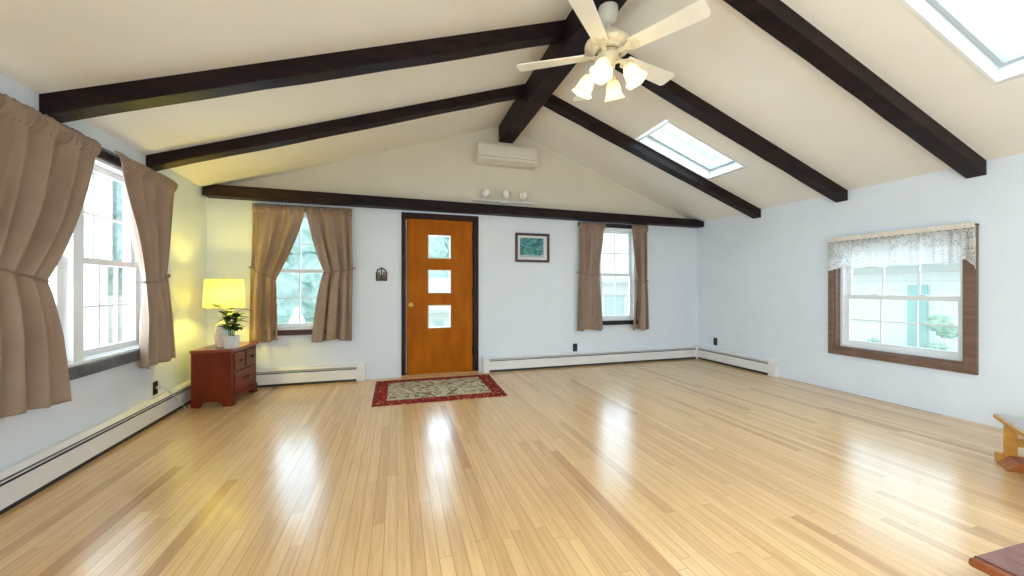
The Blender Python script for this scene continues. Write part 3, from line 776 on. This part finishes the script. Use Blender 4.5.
for a in BA:
    ar = math.radians(a)
    Rz = Matrix.Rotation(ar, 4, 'Z') @ Matrix.Translation((0, 0, ZB)) @ Matrix.Rotation(math.radians(-11), 4, 'X')
    bm = NB(); pl = []
    r0, r1, w0, w1 = .17, .672, .054, .070
    pl += [(r0, -w0), (r1 - .03, -w1)] + [(r1 - .03 + .03 * math.sin(k * PI / 10), -w1 + .03 - .03 * math.cos(k * PI / 10)) for k in range(1, 6)]
    pl += [(r1 - .03 + .03 * math.cos(k * PI / 10), w1 - .03 + .03 * math.sin(k * PI / 10)) for k in range(0, 6)] + [(r0, w0)]
    prism(bm, pl, 'z', -.004, .004)
    bmesh.ops.transform(bm, matrix=Rz, verts=bm.verts)
    b_ = obj('blade', bm, M['fan'], t)
    bm = NB()
    prism(bm, [(.07, -.022), (.13, -.018), (.175, -.046), (.225, -.040), (.235, 0), (.225, .040), (.175, .046), (.13, .018), (.07, .022)], 'z', -.010, -.0045, .001)
    for (x, y) in ((.19, -.025), (.19, .025), (.215, 0)): ball(bm, (x, y, -.011), .006, .5, 10)
    bmesh.ops.transform(bm, matrix=Rz, verts=bm.verts)
    obj('blade_iron', bm, M['fanmotor'], b_)
bm = NB(); lathe(bm, [(.0005, -.32), (.062, -.325), (.075, -.345), (.070, -.38), (.052, -.405), (.045, -.45), (.036, -.468), (.012, -.480), (.0005, -.485)], 32); obj('light_kit', bm, M['fangold'], t, True)
SH = [(55, 'r'), (145, 'b'), (235, 'l'), (325, 'f')]
for a in (45, 135, 225, 315):
    ar = math.radians(a); c, s = math.cos(ar), math.sin(ar)
    bm = NB(); tube(bm, [(.045 * c, .045 * s, -.41), (.085 * c, .085 * s, -.405), (.115 * c, .115 * s, -.415), (.128 * c, .128 * s, -.435)], .009, 10); 
    Rm = Matrix.Rotation(ar, 4, 'Z') @ Matrix.Rotation(math.radians(-28), 4, 'Y')
    lathe(bm, [(.0005, .012), (.022, .010), (.027, -.01), (.027, -.028), (.0005, -.03)], 18, (.128 * c, .128 * s, -.44), M=Rm)
    arm = obj('lamp_arm', bm, M['fangold'], t, True)
    bm = NB()
    wob = lambda an, z: 1 + (.055 * math.sin(6 * an) if z < -.13 else 0)
    lathe(bm, [(.028, -.018), (.038, -.032), (.048, -.056), (.053, -.082), (.055, -.108), (.062, -.128), (.073, -.144), (.080, -.152)], 48, (.128 * c, .128 * s, -.44), M=Rm, wob=wob)
    obj('glass_shade', bm, M['shadeglass'], arm, True, solid=.003)
    bm = NB(); ball(bm, (0, 0, -.068), .021, 1.25, 14); bmesh.ops.transform(bm, matrix=Rm, verts=bm.verts); bmesh.ops.translate(bm, vec=(.128 * c, .128 * s, -.44), verts=bm.verts)
    obj('bulb', bm, M['bulb'], arm, True)
    l = bpy.data.lights.new('fan_bulb_light', 'POINT'); l.energy = 2.0; l.color = (1, .84, .60); l.shadow_soft_size = .03
    lo = bpy.data.objects.new('fan_bulb_light', l); COL.objects.link(lo)
    p = Rm @ Vector((0, 0, -.135)) + Vector((.128 * c, .128 * s, -.44)); lo.parent = t; lo.location = p
for (dx, dy, L) in ((.03, -.02, .10), (-.02, -.035, .07)):
    bm = NB(); tube(bm, [(dx, dy, -.455), (dx, dy, -.47 - L)], .0022, 6); ball(bm, (dx, dy, -.475 - L), .007, 1.4, 10); obj('pull_chain', bm, M['fangold'], t, True)

# ------------------------------------------------------------------ cabinet
t = thing('drawer_cabinet', 'small red brown wooden cabinet with drawers in the left corner', 'cabinet', (-1.690, 4.595, 0), math.radians(-4))
D2, Wd, Ht = .170, .275, .525      # half depth (x), half width (y), body height
bm = NB(); box(bm, -D2, D2 - .022, -Wd + .018, Wd - .018, .085, Ht)
obj('carcass', bm, M['cabshadow'], t)
side = [(-D2, 0), (-D2 + .075, 0), (-D2 + .085, .03), (-D2 + .12, .052), (D2 - .12, .052), (D2 - .085, .03), (D2 - .075, 0), (D2 + .006, 0), (D2 + .006, .10), (D2, .105), (D2, Ht), (-D2, Ht)]
for (a, b_) in ((-Wd, -Wd + .018), (Wd - .018, Wd)):
    bm = NB(); prism(bm, side, 'y', a, b_, .0015); obj('side_panel', bm, M['cabinet'], t)
fr = [(-Wd - .006, 0), (-Wd + .07, 0), (-Wd + .085, .032), (-Wd + .12, .055), (Wd - .12, .055), (Wd - .085, .032), (Wd - .07, 0), (Wd + .006, 0), (Wd + .006, .098), (-Wd - .006, .098)]
bm = NB(); prism(bm, fr, 'x', D2 - .012, D2 + .012, .002); obj('plinth', bm, M['cabinet'], t)
bm = NB()
box(bm, D2 - .022, D2, -Wd + .018, -Wd + .045, .098, Ht); box(bm, D2 - .022, D2, Wd - .045, Wd - .018, .098, Ht)
for z in (.098, .315, .505): box(bm, D2 - .022, D2, -Wd + .045, Wd - .045, z, z + .02)
box(bm, D2 - .022, D2, -.012, .012, .335, .505)
obj('front_frame', bm, M['cabinet'], t)
def drawer(y0, y1, z0, z1, pull):
    bm = NB(); box(bm, D2 - .015, D2 + .010, y0, y1, z0, z1, .005); o = obj('drawer', bm, M['cabinet'], t)
    yc, z_ = (y0 + y1) / 2, (z0 + z1) / 2
    bm = NB()
    if pull == 'knob':
        lathe(bm, [(.0005, .0), (.010, 0), (.007, .012), (.014, .02), (.014, .026), (.0005, .031)], 16, (D2 + .010, yc, z_), M=Matrix.Rotation(PI / 2, 4, 'Y')); obj('knob', bm, M['knob'], o, True)
    else:
        for s in (-1, 1): lathe(bm, [(.0005, .0), (.014, 0), (.012, .006), (.006, .016), (.0005, .018)], 14, (D2 + .010, yc + s * .042, z_ + .01), M=Matrix.Rotation(PI / 2, 4, 'Y'))
        tube(bm, [(D2 + .024, yc + .042 * math.cos(PI + PI * k / 10), z_ + .01 + .030 * math.sin(PI + PI * k / 10)) for k in range(11)], .004, 8); obj('bail_pull', bm, M['knob'], o, True)
drawer(-Wd + .048, -.015, .338, .502, 'knob'); drawer(.015, Wd - .048, .338, .502, 'knob'); drawer(-Wd + .048, Wd - .048, .121, .312, 'bail')
bm = NB(); box(bm, -D2 - .004, D2 + .018, -Wd - .014, Wd + .014, Ht, Ht + .012, .004); box(bm, -D2 - .004, D2 + .026, -Wd - .022, Wd + .022, Ht + .012, Ht + .030, .007, 3)
obj('cabinet_top', bm, M['cabinettop'], t)
ZT = Ht + .030

# table lamp
t = thing('table_lamp', 'white ceramic table lamp with glowing cream shade on the cabinet', 'lamp', (-1.690, 4.555, ZT), 0)
bm = NB(); lathe(bm, [(.0005, 0), (.064, 0), (.066, .012), (.070, .02), (.084, .09), (.086, .16), (.076, .215), (.050, .25), (.028, .262), (.022, .275), (.0005, .275)], 36); obj('lamp_base', bm, M['lampbase'], t, True)
bm = NB(); tube(bm, [(0, 0, .27), (0, 0, .36)], .008, 10); lathe(bm, [(.0005, .30), (.017, .30), (.019, .345), (.0005, .35)], 16)
tube(bm, [(.045 * math.cos(k * PI / 8), 0, .42 + .27 * math.sin(k * PI / 8)) if 0 < k < 8 else (.02 * (1 if k == 0 else -1), 0, .34) for k in range(9)], .002, 6); tube(bm, [(0, 0, .69), (0, 0, .712)], .006, 8)
stem = obj('lamp_stem', bm, M['brass'], t, True)
bm = NB(); lathe(bm, [(.172, .395), (.160, .685)], 48)
for z, r in ((.397, .171), (.683, .1605)): tube(bm, [(r * math.cos(2 * PI * k / 48), r * math.sin(2 * PI * k / 48), z) for k in range(48)], .003, 6, True)
obj('lamp_shade', bm, M['lampshade'], t, True, solid=.002)
MD = mat_diffuser()
for z, r_ in ((.410, .168), (.672, .159)):  # discs added at both shade ends to soften the lamp's direct light
    bm = NB(); lathe(bm, [(.0005, z), (r_, z)], 40); obj('added_diffuser', bm, MD, t)
bm = NB(); tube(bm, [(.16 * math.cos(2 * PI * k / 3) * f_, .16 * math.sin(2 * PI * k / 3) * f_, .683) for k in range(3) for f_ in (0, 1, 0)], .0016, 5); obj('spider', bm, M['brass'], t)
bm = NB(); ball(bm, (0, 0, .43), .030, 1.2, 16); obj('bulb', bm, mat('lit_lamp_bulb', (1, .9, .6), .4, emis=(1, .84, .35), estr=6), t, True)
l = bpy.data.lights.new('table_lamp_light', 'POINT'); l.energy = 125; l.color = (1, .82, .11); l.shadow_soft_size = .04
lo = bpy.data.objects.new('table_lamp_light', l); COL.objects.link(lo); lo.parent = t; lo.location = (0, 0, .52)
# cord runs from the base behind the cabinet, along the floor and up to the outlet
bm = NB()
ox, oy = -1.690, 4.555
plug = left_pt(4.067, .282, .03)
path = [(-.07, .0, .010), (-.150, .0, .012), (-.200, -.01, -.02), (-.203, -.02, -.30), (-.205, -.06, -.50)]
path = [(p[0], p[1], p[2]) for p in path]
w_pts = [(-1.905, 4.42, -.0 + .012), (-1.90, 4.30, .010), (-1.885, 4.27, .012), (-1.893, 4.20, .10), (-1.93, 4.13, .20), (-1.975, 4.085, .275), plug]
path += [(p[0] - ox, p[1] - oy, p[2] - ZT) for p in w_pts]
tube(bm, path, .0032, 6); cd = obj('power_cord', bm, M['cord'], t, True)
bm = NB(); pp = (plug[0] - ox, plug[1] - oy, plug[2] - ZT); box(bm, pp[0] - .020, pp[0] + .008, pp[1] - .012, pp[1] + .012, pp[2] - .012, pp[2] + .012, .004); obj('plug', bm, M['cord'], cd)

# potted plant
t = thing('potted_plant', 'small leafy green plant in a white pot on the cabinet', 'plant', (-1.572, 4.405, ZT), math.radians(-8))
bm = NB()
def sq(a, z): return 1.0 / max(abs(math.cos(a)), abs(math.sin(a))) * (1 - .10 * abs(math.sin(2 * a)) ** 3)
lathe(bm, [(.0005, 0), (.046, 0), (.050, .006), (.056, .118), (.0565, .122), (.052, .122), (.050, .105), (.0005, .105)], 40, wob=lambda a, z: sq(a, z)); obj('pot', bm, M['pot'], t, True)
bm = NB(); box(bm, -.047, .047, -.047, .047, .100, .110); obj('soil', bm, M['soil'], t)
rl = random.Random(21); bs = NB(); bl = NB()
def leaf(bm, base, dirv, L, w, droop):
    d_ = Vector(dirv).normalized(); side_ = d_.cross(Vector((0, 0, 1))).normalized(); upv = side_.cross(d_).normalized()
    n = 7; rows = []
    for i in range(n + 1):
        s = i / n; ww = w * math.sin(PI * min(1, s ** .8 * .97 + .015)) + .0008
        c = Vector(base) + d_ * L * s - Vector((0, 0, 1)) * droop * L * s * s
        rows.append([bm.verts.new(c - side_ * ww + upv * .18 * ww), bm.verts.new(c), bm.verts.new(c + side_ * ww + upv * .18 * ww)])
    for i in range(n):
        for k in range(2): bm.faces.new((rows[i][k], rows[i][k + 1], rows[i + 1][k + 1], rows[i + 1][k]))
for k in range(7):
    a = k * 2.4; x, y = .018 * math.cos(a), .018 * math.sin(a)
    lean = .16 * (k % 3) / 2 + .03
    hgt = .20 + .13 * ((k * 5) % 7) / 7
    tip = (x + lean * .5 * math.cos(a), y + lean * .5 * math.sin(a), .10 + hgt)
    tube(bs, [(x, y, .10), ((x + tip[0]) / 2 + .005, (y + tip[1]) / 2, .10 + hgt * .55), tip], [.004, .0032, .002], 6)
    for m_ in range(9):
        f_ = .30 + .70 * m_ / 8; b_ = Vector((x, y, .10)).lerp(Vector(tip), f_); an = a + m_ * 2.4 + rl.uniform(-.4, .4)
        leaf(bl, b_, (math.cos(an), math.sin(an), rl.uniform(.15, .75)), rl.uniform(.095, .145), rl.uniform(.025, .038), rl.uniform(.15, .45))
obj('stem', bs, mat('green_stem', (.10, .22, .06), .6), t, True); obj('foliage', bl, M['leaf'], t, True)

# ------------------------------------------------------------------ rug
t = thing('rug', 'red bordered beige patterned rug in front of the door', 'rug', (.448, 4.39, 0), 0)
bm = NB(); prism(bm, [(-.690, .512), (-.685, -.500), (.678, -.520), (.712, .492)], 'z', .001, .009); obj('rug_border', bm, M['rugborder'], t)
bm = NB(); box(bm, -.545, .545, -.365, .370, .006, .0105); obj('rug_field', bm, M['rugfield'], t)
bm = NB()
for (a, b_, c, e) in ((-.665, .665, -.488, -.474), (-.66, .66, .466, .480), (-.665, -.651, -.474, .466), (.651, .665, -.474, .466)): box(bm, a, b_, c, e, .006, .0105)
obj('rug_stripe', bm, mat('dark_red_rug_stripe', (.10, .010, .012), .95), t)

# ------------------------------------------------------------------ low benches at the right edge
def trestle(t, y, sgn, L):
    for k in (0,):
        bm = NB()
        box(bm, .012, .066, y - .014, y + .014, .04, .255, .003); box(bm, .352, .415, y - .014, y + .014, .04, .255, .003)
        box(bm, .066, .352, y - .013, y + .013, .212, .255, .002)
        lg = obj('leg_panel', bm, M['bench'], t)
        bm = NB(); box(bm, .066, .352, y - .012, y + .012, .122, .175, .003); obj('cross_rail', bm, M['bench'], t)
        bm = NB(); prism(bm, [(-.025, 0), (.455, 0), (.40, .060), (.03, .060)], 'y', y - sgn * .014, y - sgn * .165, .002); obj('foot', bm, M['benchedge'], t)
        bm = NB(); box(bm, -.015, .445, y + sgn * .014, y + sgn * .055, .0, .055, .004); obj('foot', bm, M['bench'], t)
t = thing('low_bench', 'low golden wood bench with grey top by the right wall', 'bench', (3.92, 1.525, 0), math.radians(-54.1))
bm = NB(); box(bm, 0, .43, -1.05, 0, .258, .288, .006); top_o = obj('bench_top', bm, M['bench'], t)
bm = NB(); box(bm, .012, .418, -1.038, -.012, .284, .2915, .002); obj('top_panel', bm, M['benchgrey'], top_o)
trestle(t, -.135, 1, 1); trestle(t, -.835, -1, 1)
bm = NB(); box(bm, .185, .245, -.822, -.148, .118, .177, .004); obj('stretcher', bm, M['bench'], t)
t = thing('low_table', 'low table with mauve brown top in the lower right corner', 'table', (1.723, .724, 0), math.radians(-2))
bm = NB(); box(bm, 0, 1.05, -.46, 0, .274, .300, .008, 3); top_o = obj('table_top', bm, mat('dark_orange_brown_table_edge', (.15, .036, .009), .4, (.22, .06, .014), 6, (1, 5, 1), coat=.05, spec=.3), t)
bm = NB(); box(bm, .030, 1.02, -.435, -.006, .297, .3035, .002); pn = obj('top_panel', bm, M['benchbrown'], top_o)
bm = NB(); box(bm, .026, .030, -.44, -.004, .299, .3022); obj('edge_groove', bm, M['groove'], top_o)
for x in (.22, .80):
    bm = NB(); box(bm, x, x + .03, -.42, -.30, .04, .264, .003); box(bm, x, x + .03, -.16, -.04, .04, .264, .003); box(bm, x + .003, x + .027, -.30, -.16, .21, .264, .002); obj('leg_panel', bm, M['bench'], t)
    bm = NB(); prism(bm, [(-.47, 0), (.01, 0), (-.03, .06), (-.43, .06)], 'x', x - .02, x + .05, .003); obj('foot', bm, M['benchedge'], t)
bm = NB(); box(bm, .25, .80, -.26, -.20, .12, .18, .004); obj('stretcher', bm, M['bench'], t)

# ------------------------------------------------------------------ outdoors
bm = NB(); bmesh.ops.create_grid(bm, x_segments=40, y_segments=40, size=60)
for v_ in bm.verts: v_.co.z = -.9 + .06 * math.sin(v_.co.x * .7) * math.cos(v_.co.y * .5)
tag(obj('ground', bm, M['lawn']), 'pale green lawn outside the windows', 'ground', kind='structure')

def house(label, loc, rotz, Wx, Dy, Hh, rise, wins, shutters=()):
    """front face at local y=0 looking towards -y; gable ends left and right."""
    t = thing('neighbor_house', label, 'house', loc, rotz)
    bm = NB(); box(bm, 0, Wx, 0, Dy, 0, Hh); prism(bm, [(0, Hh), (Dy, Hh), (Dy / 2, Hh + rise)], 'x', 0, Wx); obj('house_wall', bm, M['siding'], t)
    bm = NB()
    for s in (0, 1):
        e = .45; y0 = -e if s == 0 else Dy + e; zz = Hh - e * rise / (Dy / 2)
        prism(bm, [(y0, zz), (Dy / 2, Hh + rise), (Dy / 2, Hh + rise + .15), (y0, zz + .15)], 'x', -.35, Wx + .35)
    obj('roof', bm, M['roofpale'], t)
    for (x0, x1, z0, z1) in wins:
        bm = NB(); box(bm, x0 - .08, x1 + .08, -.05, 0, z0 - .08, z1 + .08); f_ = obj('window', bm, M['white'], t)
        bm = NB(); box(bm, x0, x1, -.06, -.02, z0, z1); obj('window_pane', bm, M['paleglass'], f_)
    for (x0, x1, z0, z1) in shutters:
        bm = NB(); box(bm, x0, x1, -.06, 0, z0, z1, .01); obj('shutter', bm, M['teal'], t)
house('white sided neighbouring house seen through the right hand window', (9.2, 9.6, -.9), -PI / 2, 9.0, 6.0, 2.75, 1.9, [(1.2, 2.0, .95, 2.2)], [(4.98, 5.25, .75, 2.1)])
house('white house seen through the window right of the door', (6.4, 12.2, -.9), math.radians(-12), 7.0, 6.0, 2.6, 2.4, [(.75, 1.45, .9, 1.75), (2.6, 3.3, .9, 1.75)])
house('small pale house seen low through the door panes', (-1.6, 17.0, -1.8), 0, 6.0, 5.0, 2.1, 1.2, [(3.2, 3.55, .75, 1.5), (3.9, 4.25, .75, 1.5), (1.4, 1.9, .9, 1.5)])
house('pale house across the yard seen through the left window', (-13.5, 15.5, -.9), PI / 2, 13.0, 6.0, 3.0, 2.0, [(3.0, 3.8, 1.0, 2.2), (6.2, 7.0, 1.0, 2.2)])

def blob_bush(name, label, cat, loc, r, h, n, m_, trunk=0.0, group=None, seed=1):
    rr = random.Random(seed); t = thing(name, label, cat, loc, 0, group)
    bm = NB()
    for k in range(n):
        a = rr.uniform(0, 6.28); q = r * math.sqrt(rr.random()) * .75; z = trunk + h * (.15 + .8 * rr.random() * (1 - .45 * q / r))
        rad = r * rr.uniform(.28, .48)
        res = bmesh.ops.create_icosphere(bm, subdivisions=3, radius=rad)
        for v_ in res['verts']:
            d_ = v_.co.normalized(); v_.co *= 1 + .16 * math.sin(9 * d_.x + k) * math.sin(8 * d_.y + 2 * k) + .10 * math.sin(17 * d_.z + k) + rr.uniform(-.07, .07)
            v_.co += Vector((q * math.cos(a), q * math.sin(a), z))
    obj('foliage', bm, m_, t)
    bm = NB(); tube(bm, [(0, 0, -.05), (.03, 0, (trunk + h * .5) * .5), (0, .02, trunk + h * .5)], [.05 * r + .02, .04 * r + .015, .02 * r + .01], 8); obj('trunk', bm, M['bark'], t, True)
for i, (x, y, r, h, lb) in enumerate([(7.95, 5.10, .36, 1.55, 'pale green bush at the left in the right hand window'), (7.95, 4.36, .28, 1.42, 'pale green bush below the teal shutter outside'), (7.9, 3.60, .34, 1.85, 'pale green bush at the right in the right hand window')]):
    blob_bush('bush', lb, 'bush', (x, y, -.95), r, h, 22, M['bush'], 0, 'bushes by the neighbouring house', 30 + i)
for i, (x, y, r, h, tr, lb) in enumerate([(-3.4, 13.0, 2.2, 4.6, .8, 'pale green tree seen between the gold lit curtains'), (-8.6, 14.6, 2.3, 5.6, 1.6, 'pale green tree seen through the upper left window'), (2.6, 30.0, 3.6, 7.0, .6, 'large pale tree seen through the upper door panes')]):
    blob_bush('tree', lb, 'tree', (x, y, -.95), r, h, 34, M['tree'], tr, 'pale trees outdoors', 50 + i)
# white figurine on the outer ledge of the corner window
t = thing('garden_figurine', 'white round figurine outside the window left of the door', 'figurine', (-1.19, 5.275, .635), 0)
bm = NB(); box(bm, -.30, .30, -.045, .06, -.03, 0, .004); obj('ledge', bm, M['figwhite'], t)
bm = NB(); lathe(bm, [(.0005, 0), (.05, 0), (.078, .03), (.086, .09), (.07, .15), (.04, .19), (.0005, .20)], 28); obj('figurine_body', bm, M['figwhite'], t, True)
bm = NB(); ball(bm, (0, 0, .225), .042, 1, 18); obj('figurine_head', bm, M['figwhite'], t, True)
